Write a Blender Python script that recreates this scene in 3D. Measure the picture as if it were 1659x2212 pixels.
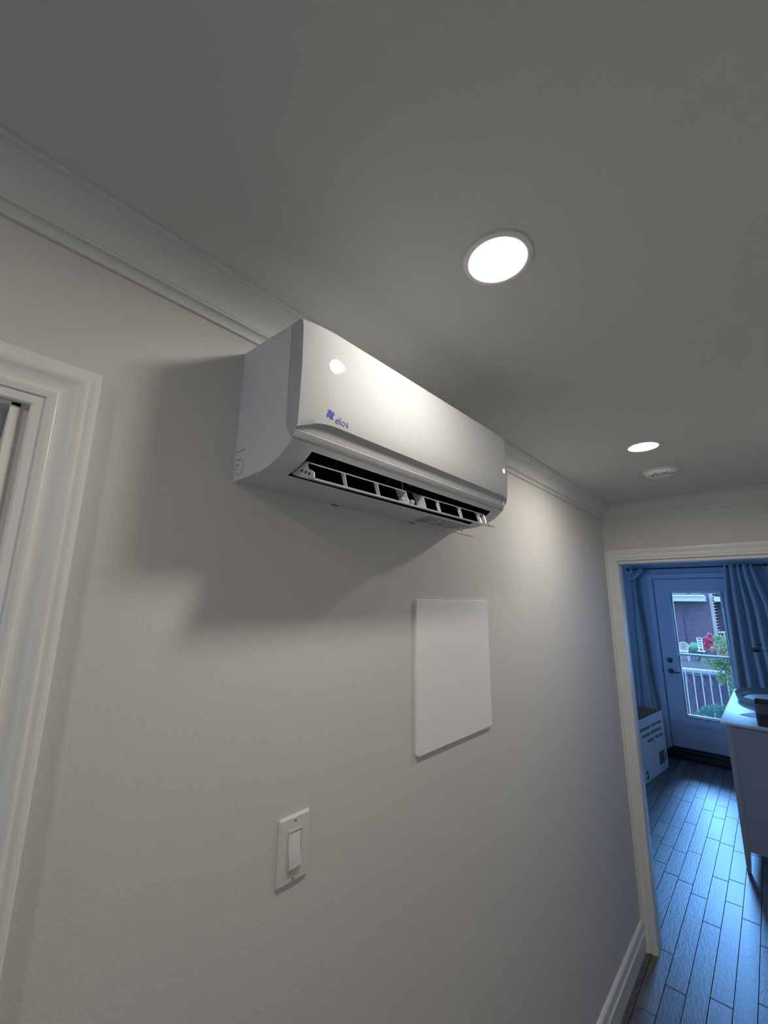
import bpy, bmesh, math, random
from mathutils import Vector, Matrix
random.seed(7)
S = bpy.context.scene
COL = S.collection
for o in list(bpy.data.objects): bpy.data.objects.remove(o)

# ---------------------------------------------------------------- camera
cd = bpy.data.cameras.new('camera'); cam = bpy.data.objects.new('camera', cd); COL.objects.link(cam)
cd.sensor_fit = 'HORIZONTAL'; cd.sensor_width = 36.0; cd.lens = 895.3 * 36 / 1659; cd.clip_start = 0.02; cd.clip_end = 200
Rr = ((0.73840669, 0.67424236, 0.01236092), (0.13255027, -0.16308805, 0.97766698), (-0.66120041, 0.72027739, 0.20979631))
cam.matrix_world = Matrix(((Rr[0][0], Rr[1][0], -Rr[2][0], .74), (Rr[0][1], Rr[1][1], -Rr[2][1], 0), (Rr[0][2], Rr[1][2], -Rr[2][2], 1.78), (0, 0, 0, 1)))
S.camera = cam
# ---------------------------------------------------------------- view + world
S.view_settings.view_transform = 'Standard'; S.view_settings.look = 'None'
S.view_settings.exposure = 0.64; S.view_settings.gamma = 1.0; S.view_settings.use_curve_mapping = False
W = bpy.data.worlds.new('sky'); S.world = W; W.use_nodes = True
WB = W.node_tree.nodes['Background']; WB.inputs[0].default_value = (0.40, 0.64, 1.0, 1); WB.inputs[1].default_value = 1.75
LAMP = 158.0          # lens radiance of the downlights
def fill_lamp(name, loc, rot, sx, sy, power, colr):
    l = bpy.data.lights.new(name, 'AREA'); l.shape = 'RECTANGLE'; l.size = sx; l.size_y = sy; l.energy = power; l.color = colr
    o = bpy.data.objects.new(name, l); COL.objects.link(o); o.location = loc; o.rotation_euler = rot
    return o
# added blue fill lamps out of view: two in far room, one behind camera
fill_lamp('blue_fill', (1.80, 6.43, 1.45), (math.radians(-90), 0, 0), .8, 1.15, 4.0, (0.09, 0.33, 1.0))
fill_lamp('blue_fill', (-1.395, 4.3, 1.45), (0, math.radians(-90), 0), 1.1, 1.2, 10.5, (0.09, 0.33, 1.0))
fill_lamp('blue_fill', (0.55, -2.29, 1.5), (math.radians(90), 0, 0), 0.28, 0.5, 2.3, (0.42, 0.58, 1.0))

# broad low glow of the overcast sky beyond the glazed door
sl = bpy.data.lights.new('sky_glow', 'SUN'); sl.energy = 4.6; sl.angle = math.radians(16); sl.color = (0.17, 0.45, 1.0)
so = bpy.data.objects.new('sky_glow', sl); COL.objects.link(so); so.rotation_euler = Vector((.06, -1, -.50)).to_track_quat('-Z', 'Y').to_euler()
# ---------------------------------------------------------------- materials
def mat(name, col, rough=.5, metal=0, bump=0, bscale=200, vary=0, vscale=3, spec=.5, coat=0, emit=None, stretch=None, rand=0):
    m = bpy.data.materials.new(name); m.use_nodes = True; N = m.node_tree.nodes; L = m.node_tree.links
    p = N['Principled BSDF']; p.inputs['Roughness'].default_value = rough; p.inputs['Metallic'].default_value = metal
    p.inputs['Specular IOR Level'].default_value = spec; p.inputs['Coat Weight'].default_value = coat; p.inputs['Coat Roughness'].default_value = .03
    tc = N.new('ShaderNodeTexCoord'); src = tc.outputs['Object']
    if stretch:
        mp = N.new('ShaderNodeMapping'); mp.inputs['Scale'].default_value = stretch; L.new(src, mp.inputs['Vector']); src = mp.outputs['Vector']
    nz = N.new('ShaderNodeTexNoise'); nz.inputs['Scale'].default_value = vscale; nz.inputs['Detail'].default_value = 4; L.new(src, nz.inputs['Vector'])
    mx = N.new('ShaderNodeMix'); mx.data_type = 'RGBA'
    v = max(vary, .015)
    mx.inputs[6].default_value = tuple(min(1, c * (1 - v)) for c in col) + (1,); mx.inputs[7].default_value = tuple(min(1, c * (1 + v)) for c in col) + (1,)
    L.new(nz.outputs['Fac'], mx.inputs[0]); out = mx.outputs[2]
    if rand:
        oi = N.new('ShaderNodeObjectInfo'); mr = N.new('ShaderNodeMapRange'); mr.inputs[3].default_value = 1 - rand; mr.inputs[4].default_value = 1 + rand
        L.new(oi.outputs['Random'], mr.inputs[0]); m2 = N.new('ShaderNodeVectorMath'); m2.operation = 'SCALE'; L.new(out, m2.inputs[0]); L.new(mr.outputs[0], m2.inputs['Scale']); out = m2.outputs[0]
    L.new(out, p.inputs['Base Color'])
    if bump:
        n2 = N.new('ShaderNodeTexNoise'); n2.inputs['Scale'].default_value = bscale; n2.inputs['Detail'].default_value = 5; L.new(src, n2.inputs['Vector'])
        b = N.new('ShaderNodeBump'); b.inputs['Strength'].default_value = bump; b.inputs['Distance'].default_value = .002
        L.new(n2.outputs['Fac'], b.inputs['Height']); L.new(b.outputs[0], p.inputs['Normal'])
    if emit: p.inputs['Emission Color'].default_value = emit[0] + (1,); p.inputs['Emission Strength'].default_value = emit[1]
    return m
M = dict(
 wall=mat('wall_paint', (.655, .635, .595), .62, bump=.25, bscale=160),
 ceil=mat('ceiling_paint', (.63, .63, .605), .8, bump=.2, bscale=220),
 trim=mat('trim_paint', (.80, .79, .75), .33, bump=.05, bscale=40),
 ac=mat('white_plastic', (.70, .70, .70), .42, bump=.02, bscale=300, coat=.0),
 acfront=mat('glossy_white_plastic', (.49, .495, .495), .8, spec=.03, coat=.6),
 acdark=mat('black_plastic', (.012, .013, .016), .45),
 acgrey=mat('louver_plastic', (.66, .66, .64), .4),
 boss=mat('grey_pivot_plastic', (.30, .30, .30), .5),
 acmid=mat('dark_grey_plastic', (.05, .055, .062), .4),
 line=mat('seam_shadow_gap', (.12, .12, .13), .8),
 blue=mat('blue_print', (.03, .075, .42), .4),
 bluegrey=mat('slate_blue_print', (.07, .11, .40), .4),
 plate=mat('almond_plastic', (.70, .68, .61), .3),
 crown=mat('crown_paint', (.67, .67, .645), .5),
 panel=mat('panel_paint', (.86, .85, .82), .55),
 metal=mat('zinc_plate', (.62, .56, .46), .45, .3),
 screw=mat('screw_metal', (.35, .34, .32), .35, .8),
 nickel=mat('dark_nickel', (.10, .105, .11), .35, .7),
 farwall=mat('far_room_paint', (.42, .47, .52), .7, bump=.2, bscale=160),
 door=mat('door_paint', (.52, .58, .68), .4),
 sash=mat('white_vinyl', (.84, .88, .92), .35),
 dark=mat('dark_stained_wood', (.022, .020, .020), .45, vary=.3),
 dresser=mat('cabinet_paint', (.34, .34, .34), .5),
 dtop=mat('pale_wood_top', (.60, .60, .57), .42, vary=.16, vscale=5, stretch=(8, 1, 1)),
 tray=mat('tray_ceramic', (.20, .22, .20), .4), trayin=mat('tray_pad', (.75, .78, .78), .6),
 basket=mat('charcoal_felt', (.045, .045, .05), .9, bump=.6, bscale=90), basket2=mat('grey_felt', (.12, .12, .12), .9, bump=.6, bscale=90),
 paper=mat('paper', (.72, .74, .76), .6),
 curtain=mat('curtain_linen', (.46, .49, .52), .85, bump=.3, bscale=120),
 card=mat('white_cardboard', (.66, .68, .68), .75, vary=.05), ink=mat('black_ink', (.03, .03, .035), .7), cardin=mat('brown_cardboard', (.16, .12, .08), .85),
 steel=mat('curtain_rod_metal', (.05, .05, .055), .4, .6),
 rail=mat('white_aluminium', (.80, .84, .86), .4),
 fence=mat('weathered_fence', (.10, .085, .13), .8, vary=.85, vscale=7, stretch=(9, 9, .9), rand=.2, bump=.4, bscale=30),
 deck=mat('grey_decking', (.30, .31, .32), .8, vary=.15), roofw=mat('white_fascia', (.80, .86, .84), .6), roofg=mat('grey_membrane', (.13, .15, .18), .8),
 pipe=mat('dark_downpipe', (.07, .08, .14), .5), wglass=mat('far_window_glass', (.05, .08, .13), .1),
 quoin=mat('pale_quoin_brick', (.66, .60, .66), .8, vary=.1), mortar=mat('mortar', (.36, .33, .36), .9),
 leafg=mat('leaf_green', (.34, .50, .22), .6, vary=.35, vscale=20), leafl=mat('leaf_light', (.58, .66, .36), .6, vary=.35, vscale=20),
 leafb=mat('leaf_bluegreen', (.24, .46, .36), .6, vary=.35, vscale=20), stem=mat('stem', (.16, .13, .07), .8), leafd=mat('dried_leaf', (.045, .05, .05), .7),
 red=mat('red_petals', (.95, .05, .10), .6, vary=.2, vscale=30), orange=mat('coral_petals', (1.0, .34, .18), .6, vary=.2, vscale=30), pot=mat('terracotta', (.30, .14, .09), .8),
 green=mat('green_enamel', (.14, .42, .30), .35), grass=mat('lawn', (.10, .16, .06), .95, vary=.3, bump=.8, bscale=12),
 sticker=mat('printed_sticker', (.60, .60, .58), .5), stext=mat('grey_print', (.22, .22, .22), .6),
 lens=mat('lit_lens', (1, 1, 1), .5, emit=((1.0, .95, .87), LAMP)),
)
def brickmat():
    m = bpy.data.materials.new('house_brick'); m.use_nodes = True; N = m.node_tree.nodes; L = m.node_tree.links; p = N['Principled BSDF']
    tc = N.new('ShaderNodeTexCoord'); sx = N.new('ShaderNodeSeparateXYZ'); cx = N.new('ShaderNodeCombineXYZ')
    L.new(tc.outputs['Object'], sx.inputs[0]); ad = N.new('ShaderNodeMath'); L.new(sx.outputs[0], ad.inputs[0]); L.new(sx.outputs[1], ad.inputs[1]); L.new(ad.outputs[0], cx.inputs[0]); L.new(sx.outputs[2], cx.inputs[1])
    b = N.new('ShaderNodeTexBrick'); b.inputs['Scale'].default_value = 1; b.inputs['Brick Width'].default_value = .15; b.inputs['Row Height'].default_value = .0425
    b.inputs['Mortar Size'].default_value = .0055; b.inputs['Color1'].default_value = (.155, .095, .15, 1); b.inputs['Color2'].default_value = (.095, .06, .11, 1); b.inputs['Mortar'].default_value = (.40, .36, .50, 1)
    L.new(cx.outputs[0], b.inputs['Vector']); L.new(b.outputs['Color'], p.inputs['Base Color']); p.inputs['Roughness'].default_value = .85
    bp = N.new('ShaderNodeBump'); bp.inputs['Strength'].default_value = .5; bp.inputs['Distance'].default_value = .01; bp.invert = True; L.new(b.outputs['Fac'], bp.inputs['Height']); L.new(bp.outputs[0], p.inputs['Normal'])
    return m
M['brick'] = brickmat()
def plankmat():
    m = bpy.data.materials.new('wirebrushed_oak'); m.use_nodes = True; N = m.node_tree.nodes; L = m.node_tree.links; p = N['Principled BSDF']
    tc = N.new('ShaderNodeTexCoord'); oi = N.new('ShaderNodeObjectInfo'); ge = N.new('ShaderNodeNewGeometry')
    off = N.new('ShaderNodeVectorMath'); off.operation = 'SCALE'; cmb = N.new('ShaderNodeCombineXYZ')
    for i in range(3): cmb.inputs[i].default_value = (13.1, 7.7, 3.3)[i]
    L.new(cmb.outputs[0], off.inputs[0]); L.new(oi.outputs['Random'], off.inputs['Scale'])
    mp = N.new('ShaderNodeMapping'); mp.inputs['Scale'].default_value = (1.0, .28, 1); L.new(ge.outputs['Position'], mp.inputs['Vector'])
    ad = N.new('ShaderNodeVectorMath'); L.new(mp.outputs[0], ad.inputs[0]); L.new(off.outputs[0], ad.inputs[1])
    nz = N.new('ShaderNodeTexNoise'); nz.inputs['Scale'].default_value = 13; nz.inputs['Detail'].default_value = 3; L.new(ad.outputs[0], nz.inputs['Vector'])
    wv = N.new('ShaderNodeMath'); wv.operation = 'MULTIPLY'; wv.inputs[1].default_value = 75; L.new(nz.outputs['Fac'], wv.inputs[0])
    sn = N.new('ShaderNodeMath'); sn.operation = 'SINE'; L.new(wv.outputs[0], sn.inputs[0])
    fine = N.new('ShaderNodeTexNoise'); fine.inputs['Scale'].default_value = 70; fine.inputs['Detail'].default_value = 4; L.new(ad.outputs[0], fine.inputs['Vector'])
    h = N.new('ShaderNodeMath'); h.operation = 'MULTIPLY_ADD'; h.inputs[1].default_value = .5; L.new(sn.outputs[0], h.inputs[0]); L.new(fine.outputs['Fac'], h.inputs[2])
    b = N.new('ShaderNodeBump'); b.inputs['Strength'].default_value = .35; b.inputs['Distance'].default_value = .0006; L.new(h.outputs[0], b.inputs['Height']); L.new(b.outputs[0], p.inputs['Normal'])
    cr = N.new('ShaderNodeMix'); cr.data_type = 'RGBA'; cr.inputs[6].default_value = (.050, .050, .052, 1); cr.inputs[7].default_value = (.165, .16, .155, 1)
    mr = N.new('ShaderNodeMapRange'); mr.inputs[1].default_value = -1.0; mr.inputs[2].default_value = 1.6; L.new(h.outputs[0], mr.inputs[0]); L.new(mr.outputs[0], cr.inputs[0])
    m3 = N.new('ShaderNodeMapRange'); m3.inputs[3].default_value = .7; m3.inputs[4].default_value = 1.2; L.new(oi.outputs['Random'], m3.inputs[0])
    sc = N.new('ShaderNodeVectorMath'); sc.operation = 'SCALE'; L.new(cr.outputs[2], sc.inputs[0]); L.new(m3.outputs[0], sc.inputs['Scale']); L.new(sc.outputs[0], p.inputs['Base Color'])
    p.inputs['Roughness'].default_value = .46; p.inputs['Specular IOR Level'].default_value = .55
    return m
M['plank'] = plankmat()
def glassmat():
    m = bpy.data.materials.new('window_glass'); m.use_nodes = True; N = m.node_tree.nodes; L = m.node_tree.links
    N.remove(N['Principled BSDF']); o = N['Material Output']; t = N.new('ShaderNodeBsdfTransparent'); t.inputs[0].default_value = (.93, .97, 1, 1); g = N.new('ShaderNodeBsdfGlossy'); g.inputs['Roughness'].default_value = .02
    mx = N.new('ShaderNodeMixShader'); fr = N.new('ShaderNodeFresnel'); fr.inputs[0].default_value = 1.45; L.new(fr.outputs[0], mx.inputs[0]); L.new(t.outputs[0], mx.inputs[1]); L.new(g.outputs[0], mx.inputs[2]); L.new(mx.outputs[0], o.inputs[0])
    return m
M['glass'] = glassmat()

# ---------------------------------------------------------------- mesh helpers
class MB:
    def __init__(s): s.v = []; s.f = []
    def add(s, vs, fs):
        n = len(s.v); s.v += [tuple(v) for v in vs]; s.f += [tuple(i + n for i in f) for f in fs]; return s
    def box(s, a, b):
        (x0, y0, z0), (x1, y1, z1) = a, b
        return s.add([(x0,y0,z0),(x1,y0,z0),(x1,y1,z0),(x0,y1,z0),(x0,y0,z1),(x1,y0,z1),(x1,y1,z1),(x0,y1,z1)],
                     [(0,3,2,1),(4,5,6,7),(0,1,5,4),(1,2,6,5),(2,3,7,6),(3,0,4,7)])
    def prism(s, poly, axis, a, b):       # poly of 2-D points extruded along axis from a to b
        n = len(poly); P = {'x': lambda u, v, t: (t, u, v), 'y': lambda u, v, t: (u, t, v), 'z': lambda u, v, t: (u, v, t)}[axis]
        return s.add([P(u, v, a) for u, v in poly] + [P(u, v, b) for u, v in poly],
                     [tuple(range(n))[::-1], tuple(range(n, 2 * n))] + [(i, (i + 1) % n, n + (i + 1) % n, n + i) for i in range(n)])
    def tube(s, pts, r, n=8, caps=True):
        pts = [Vector(p) for p in pts]; rs = r if isinstance(r, (list, tuple)) else [r] * len(pts); base = len(s.v); up = None
        for i, p in enumerate(pts):
            t = (pts[min(i + 1, len(pts) - 1)] - pts[max(i - 1, 0)]).normalized()
            if up is None: up = t.orthogonal().normalized()
            up = (up - t * up.dot(t)).normalized(); w = t.cross(up)
            for k in range(n):
                a = 2 * math.pi * k / n; s.v.append(tuple(p + (up * math.cos(a) + w * math.sin(a)) * rs[i]))
        for i in range(len(pts) - 1):
            for k in range(n):
                k2 = (k + 1) % n; s.f.append((base + i * n + k, base + i * n + k2, base + (i + 1) * n + k2, base + (i + 1) * n + k))
        if caps: s.f.append(tuple(base + k for k in range(n))[::-1]); s.f.append(tuple(base + (len(pts) - 1) * n + k for k in range(n)))
        return s
    def lathe(s, prof, c, n=48, axis='z', sx=1, sy=1):       # prof (r,h)
        base = len(s.v); m = len(prof)
        for k in range(n):
            a = 2 * math.pi * k / n
            for r, h in prof:
                u, v = r * math.cos(a) * sx, r * math.sin(a) * sy
                s.v.append({'z': (c[0] + u, c[1] + v, c[2] + h), 'x': (c[0] + h, c[1] + u, c[2] + v), 'y': (c[0] + u, c[1] + h, c[2] + v)}[axis])
        for k in range(n):
            for i in range(m - 1):
                k2 = (k + 1) % n; s.f.append((base + k * m + i, base + k2 * m + i, base + k2 * m + i + 1, base + k * m + i + 1))
        return s
def build(name, mb, m, parent=None, smooth=False, bevel=0, angle=40):
    me = bpy.data.meshes.new(name); me.from_pydata(mb.v, [], mb.f)
    bm = bmesh.new(); bm.from_mesh(me); bmesh.ops.remove_doubles(bm, verts=bm.verts, dist=1e-6); bmesh.ops.recalc_face_normals(bm, faces=bm.faces)
    if bevel:
        es = [e for e in bm.edges if len(e.link_faces) == 2 and e.calc_face_angle(0) > .6]
        bmesh.ops.bevel(bm, geom=es, offset=bevel, segments=2, profile=.5, affect='EDGES')
    bm.to_mesh(me); bm.free(); me.materials.append(m if not isinstance(m, str) else M[m])
    if smooth or bevel:
        for p in me.polygons: p.use_smooth = bool(smooth)
        try: me.set_sharp_from_angle(angle=math.radians(angle))
        except Exception: pass
    o = bpy.data.objects.new(name, me); COL.objects.link(o)
    if parent is not None: o.parent = parent; o.matrix_parent_inverse = Matrix.Translation(-parent.location)
    return o
def tag(o, label=None, cat=None, group=None, kind=None):
    for k, v in (('label', label), ('category', cat), ('group', group), ('kind', kind)):
        if v: o[k] = v
    return o
def thing(name, loc, label=None, cat=None, group=None, kind=None):
    o = bpy.data.objects.new(name, None); COL.objects.link(o); o.location = loc; o.empty_display_size = .1
    return tag(o, label, cat, group, kind)
def sweep(mb, prof, path, f, closed=False):
    """mitred moulding: prof (a,b): a inward offset from path, b height off the surface; path list of (u,v); f(u,v,b)->xyz"""
    n = len(path); rings = []
    for i in range(n):
        p = Vector(path[i]); d0 = (p - Vector(path[i - 1])).normalized() if i > 0 else None; d1 = (Vector(path[i + 1]) - p).normalized() if i < n - 1 else None
        d0 = d0 or d1; d1 = d1 or d0
        n0 = Vector((d0.y, -d0.x)); n1 = Vector((d1.y, -d1.x)); b = (n0 + n1); b = b / (b.length_squared / 2) if b.length > 1e-6 else n0
        rings.append([f(p.x + b.x * a, p.y + b.y * a, h) for a, h in prof])
    m = len(prof); base = len(mb.v)
    for r in rings: mb.v += [tuple(q) for q in r]
    for i in range(n - 1):
        for k in range(m):
            k2 = (k + 1) % m; mb.f.append((base + i * m + k, base + i * m + k2, base + (i + 1) * m + k2, base + (i + 1) * m + k))
    mb.f.append(tuple(base + k for k in range(m))); mb.f.append(tuple(base + (n - 1) * m + k for k in range(m))[::-1])
    return mb

# ---------------------------------------------------------------- structure
H = 2.385; YB = 2.884; YB2 = 2.97; XR = 1.06; YREAR = -2.2; YF = 6.45
DY0, DY1, DZ = -.74, .052, 2.05      # left doorway
OX0, OX1, OZ = .057, .90, 2.033       # opening in back wall
def struct(name, mb, m, **k): return tag(build(name, mb, m, **k), kind='structure')
w = MB().box((-.12, YREAR - .1, 0), (0, DY0, H)).box((-.12, DY1, 0), (0, YB2, H)).box((-.12, DY0, DZ), (0, DY1, H))
struct('wall_left', w, 'wall')
w = MB().box((0, YB, 0), (OX0, YB2, H)).box((OX1, YB, 0), (XR + .1, YB2, H)).box((OX0, YB, OZ), (OX1, YB2, H))
struct('wall_back', w, 'wall')
struct('wall_right', MB().box((XR, YREAR - .1, 0), (XR + .1, YB, H)), 'wall')
w = MB().box((0, YREAR - .1, 0), (.4, YREAR, H)).box((.75, YREAR - .1, 0), (XR, YREAR, H)).box((.4, YREAR - .1, 0), (.75, YREAR, 1.2)).box((.4, YREAR - .1, 1.8), (.75, YREAR, H))
struct('wall_rear', w, 'wall')
# far room shell
w = MB().box((-1.5, YB2, 0), (-.12, YB2 + .02, H))
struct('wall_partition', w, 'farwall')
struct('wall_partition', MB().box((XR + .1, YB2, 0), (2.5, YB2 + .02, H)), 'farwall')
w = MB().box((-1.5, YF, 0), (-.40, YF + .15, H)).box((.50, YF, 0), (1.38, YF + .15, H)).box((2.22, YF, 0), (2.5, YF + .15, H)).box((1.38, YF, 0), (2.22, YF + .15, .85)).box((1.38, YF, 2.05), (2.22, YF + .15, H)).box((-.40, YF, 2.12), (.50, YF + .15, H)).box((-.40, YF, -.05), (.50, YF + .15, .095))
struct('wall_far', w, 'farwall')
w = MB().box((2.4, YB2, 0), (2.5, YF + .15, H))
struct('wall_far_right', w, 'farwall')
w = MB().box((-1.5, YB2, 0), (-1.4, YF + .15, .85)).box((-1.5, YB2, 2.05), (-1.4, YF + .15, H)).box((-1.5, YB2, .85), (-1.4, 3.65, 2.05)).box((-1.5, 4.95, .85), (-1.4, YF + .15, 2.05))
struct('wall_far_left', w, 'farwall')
struct('ceiling', MB().box((-2.3, YREAR - .1, H), (2.5, YF + .15, H + .1)), 'ceil')
# dark side room behind the left doorway
w = MB().box((-2.3, -2.3, 0), (-2.2, 2.4, H)).box((-2.2, -2.3, 0), (-.12, -2.2, H)).box((-2.2, 2.3, 0), (-.12, 2.4, H))
struct('wall_side_room', w, 'wall')

# floor: subfloor + planks
fl = struct('floor', MB().box((-2.3, YREAR - .1, -.10), (2.5, YF, -.012)), 'dark')
PW = .0828; OFF = .0388
unit = MB().box((-.5, -.5, -1), (.5, .5, 0))
ume = bpy.data.meshes.new('plank')
bm = bmesh.new(); bmesh.ops.create_cube(bm, size=1); 
for v in bm.verts: v.co.z -= .5
top = [f for f in bm.faces if f.normal.z > .5]
r_ = bmesh.ops.inset_individual(bm, faces=top, thickness=.012)
for v in bm.verts:
    if v.co.z > -.01 and abs(v.co.x) > .495: v.co.z -= .10
bm.to_mesh(ume); bm.free(); ume.materials.append(M['plank'])
rest = MB()
def plank(x0, y0, x1, y1):
    o = bpy.data.objects.new('plank', ume); COL.objects.link(o); o.parent = fl
    o.location = ((x0 + x1) / 2, (y0 + y1) / 2, random.uniform(-.0006, .0002)); o.scale = (x1 - x0, y1 - y0, .012)
g = .0011
for r in range(-28, 30):
    x0 = OFF + r * PW; near = -.62 < x0 < .55
    y = (2.05 if near else YREAR) - random.uniform(0, .4); rr = random.Random(r * 31 + 5)
    if near: rest.box((x0 + g, YREAR - .1, -.012), (x0 + PW - g, y - g, -.0005))
    while y < YF - .02:
        ln = rr.choice([.28, .36, .45, .55, .62, .75, .88]); y1 = min(y + ln, YF - .01)
        if YF - y1 < .15: y1 = YF - .01
        if near: plank(x0 + g, y + g, x0 + PW - g, y1 - g)
        else: rest.box((x0 + g, y + g, -.012), (x0 + PW - g, y1 - g, -.0005))
        y = y1
rs = build('planks', rest, 'plank', fl); tag(rs, kind='stuff')

# crown mouldings
CR = [(0, -.073), (.0065, -.073), (.0070, -.0700), (.0080, -.0660), (.0100, -.0625), (.0130, -.0600), (.0165, -.0585), (.0205, -.0585), (.0212, -.0570), (.0212, -.0535), (.0225, -.0530), (.0240, -.0470), (.0268, -.0395), (.031, -.0315), (.037, -.0240), (.0445, -.0178), (.053, -.0135), (.0615, -.0115), (.0640, -.0115), (.0645, -.0060), (.0725, -.0055), (.073, -.0040), (.073, 0), (0, 0)]
fxy = lambda u, v, h: (u, v, H + h)
def crown(name, path): struct(name, sweep(MB(), CR, path, fxy), 'trim', smooth=True, angle=28)
e = .0002
def crownseg(name, corners, i):      # one wall of the ring, mitred with its neighbours
    mb = sweep(MB(), CR, corners, fxy); m = len(CR); vs = mb.v[i * m:(i + 2) * m]
    q = MB(); q.add(vs, [(k, (k + 1) % m, m + (k + 1) % m, m + k) for k in range(m)]); return struct(name, q, 'crown', smooth=True, angle=28)
ring = [(0, YREAR), (0, YB), (XR, YB), (XR, YREAR)]
for nm, i in (('trim_1', 0), ('trim_2', 1), ('trim_3', 2)): crownseg(nm, ring, i)
# baseboards
BB = [(0, 0), (.014, 0), (.014, .012), (.0135, .068), (.016, .070), (.016, .084), (.0125, .088), (.0105, .098), (.010, .110), (.0125, .114), (.0125, .126), (.0095, .132), (.006, .136), (.0035, .138), (0, .138)]
q = MB(); q.prism(BB, 'y', .137, YB); q.prism(BB, 'y', YREAR, DY0 - .086); struct('baseboard_left', q, 'trim', smooth=True, angle=28)
q = MB().prism([(XR - a, b) for a, b in BB], 'y', YREAR, YB); struct('baseboard_right', q, 'trim', smooth=True, angle=28)
q = MB().prism([(YB2 + .02 + a, b) for a, b in BB], 'x', -1.4, -.02); struct('baseboard_partition', q, 'trim')
# dark plinth along the far wall + dark step under the glazed door
q = MB().box((-1.4, YF - .02, 0), (-.47, YF, .07)).box((.57, YF - .02, 0), (2.4, YF, .07)); struct('baseboard_far', q, 'dark', bevel=.003)
q = MB().box((-.47, YF - .10, 0), (.57, YF, .068)).box((-.40, YF - .075, .068), (.50, YF, .097)); struct('trim_4', q, 'dark', bevel=.003)

# casings
CP = [(0, 0), (0, .015), (.002, .017), (.0145, .0172), (.0165, .0185), (.0175, .0225), (.0195, .0238), (.023, .0235), (.028, .0205), (.036, .0165), (.043, .0150), (.048, .0160), (.0505, .0180), (.0545, .0180), (.058, .0162), (.0605, .0158), (.0615, .0130), (.0735, .0120), (.076, .0100), (.076, 0)]
d1 = thing('door_1', (0, -.34, 0), kind='structure')
q = sweep(MB(), [(a, h) for a, h in CP], [(DY0 - .084, 0), (DY0 - .084, 2.119), (.136, 2.119), (.136, 0)], lambda u, v, h: (h, u, v))
build('door_casing', q, 'trim', d1, smooth=True, angle=30)
q = MB().box((-.12, DY1 - .012, 0), (.002, DY1, DZ)).box((-.12, DY0, 0), (.002, DY0 + .012, DZ)).box((-.12, DY0, DZ - .012), (.002, DY1, DZ))
build('door_jamb', q, 'trim', d1, bevel=.001)
q = MB().box((-.085, DY1 - .024, 0), (-.045, DY1 - .012, DZ - .010)).box((-.085, DY0 + .012, 0), (-.045, DY0 + .024, DZ - .012)).box((-.085, DY0 + .023, DZ - .024), (-.045, DY1 - .023, DZ - .010))
build('door_stop', q, 'trim', d1, bevel=.002)
d2 = thing('door_2', (.49, YB, 0), kind='structure')
sc_ = .066 / .076
q = sweep(MB(), [(a * sc_, h) for a, h in CP], [(.0, 0), (.0, 2.106), (OX1 + .078, 2.106), (OX1 + .078, 0)], lambda u, v, h: (u, YB - h, v))
build('door_casing', q, 'trim', d2, smooth=True, angle=30)
q = MB().box((OX0, YB - .002, 0), (OX0 + .012, YB2 + .002, OZ)).box((OX1 - .012, YB - .002, 0), (OX1, YB2 + .002, OZ)).box((OX0, YB - .002, OZ - .012), (OX1, YB2 + .002, OZ))
build('door_jamb', q, 'trim', d2, bevel=.001)

# ---------------------------------------------------------------- air conditioner
A0, A1 = .372, 1.142
ac = thing('air_conditioner', (0, (A0 + A1) / 2, 2.0), 'white split air conditioner with open louvers, mounted high on the left wall', 'air conditioner')
# housing: profile (x,z) swept along y, outlet left open
HP = [(0, 2.278), (.08, 2.2735), (.168, 2.2665), (.168, 2.224), (.168, 2.16), (.1685, 2.10), (.1685, 2.079), (.170, 2.071), (.1745, 2.0605), (.182, 2.0515), (.1895, 2.0435), (.1875, 2.0405), (.180, 2.0345),
      (.172, 2.0285), (.162, 2.0225), (.150, 2.0165), (.138, 2.0120), (.125, 2.0085), (.110, 2.0052), (.095, 2.0035), (.075, 2.0025), (.05, 2.002), (0, 2.002)]
IO0, IO1 = 12, 18
O0, O1 = .421, 1.062
ys = [A0, A0 + .0015, O0, O1, A1 - .045, A1 - .030, A1 - .018, A1 - .008, A1 - .002, A1]
EK = lambda y: 1 - .105 * max(0, 1 - (A1 - y) / .045) ** 2.6
h = MB(); n = len(HP); cxm, czm = .09, 2.13
for j, y in enumerate(ys):
    k = .996 if j == 0 else 1
    for x, z in HP: h.v.append((x if x == 0 else (cxm + (x - cxm) * k) * EK(y), y, czm + (z - czm) * (k if y < O1 else .5 + .5 * EK(y)) if x else z))
for j in range(len(ys) - 1):
    for i in range(n - 1):
        if j == 2 and IO0 <= i < IO1: continue
        h.f.append((j * n + i, j * n + i + 1, (j + 1) * n + i + 1, (j + 1) * n + i))
    h.f.append((j * n + n - 1, j * n, (j + 1) * n, (j + 1) * n + n - 1))
h.f.append(tuple(range(n))); h.f.append(tuple((len(ys) - 1) * n + i for i in range(n))[::-1])
build('housing', h, 'ac', ac, smooth=True, angle=25)
# outlet cavity walls
c = MB(); cav = [(.180, 2.0345), (.150, 2.075), (.105, 2.095), (.075, 2.085), (.080, 2.045), (.110, 2.0052)]
for (a, b) in zip(cav[:-1], cav[1:]):
    c.add([(a[0], O0, a[1]), (b[0], O0, b[1]), (b[0], O1, b[1]), (a[0], O1, a[1])], [(0, 1, 2, 3)])
lip = [HP[i] for i in range(IO1, IO0 - 1, -1)]
for y in (O0, O1):
    pl = cav + lip[1:-1]; c.add([(x, y, z) for x, z in pl], [tuple(range(len(pl)))])
build('outlet_duct', c, 'acdark', ac)
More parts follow.
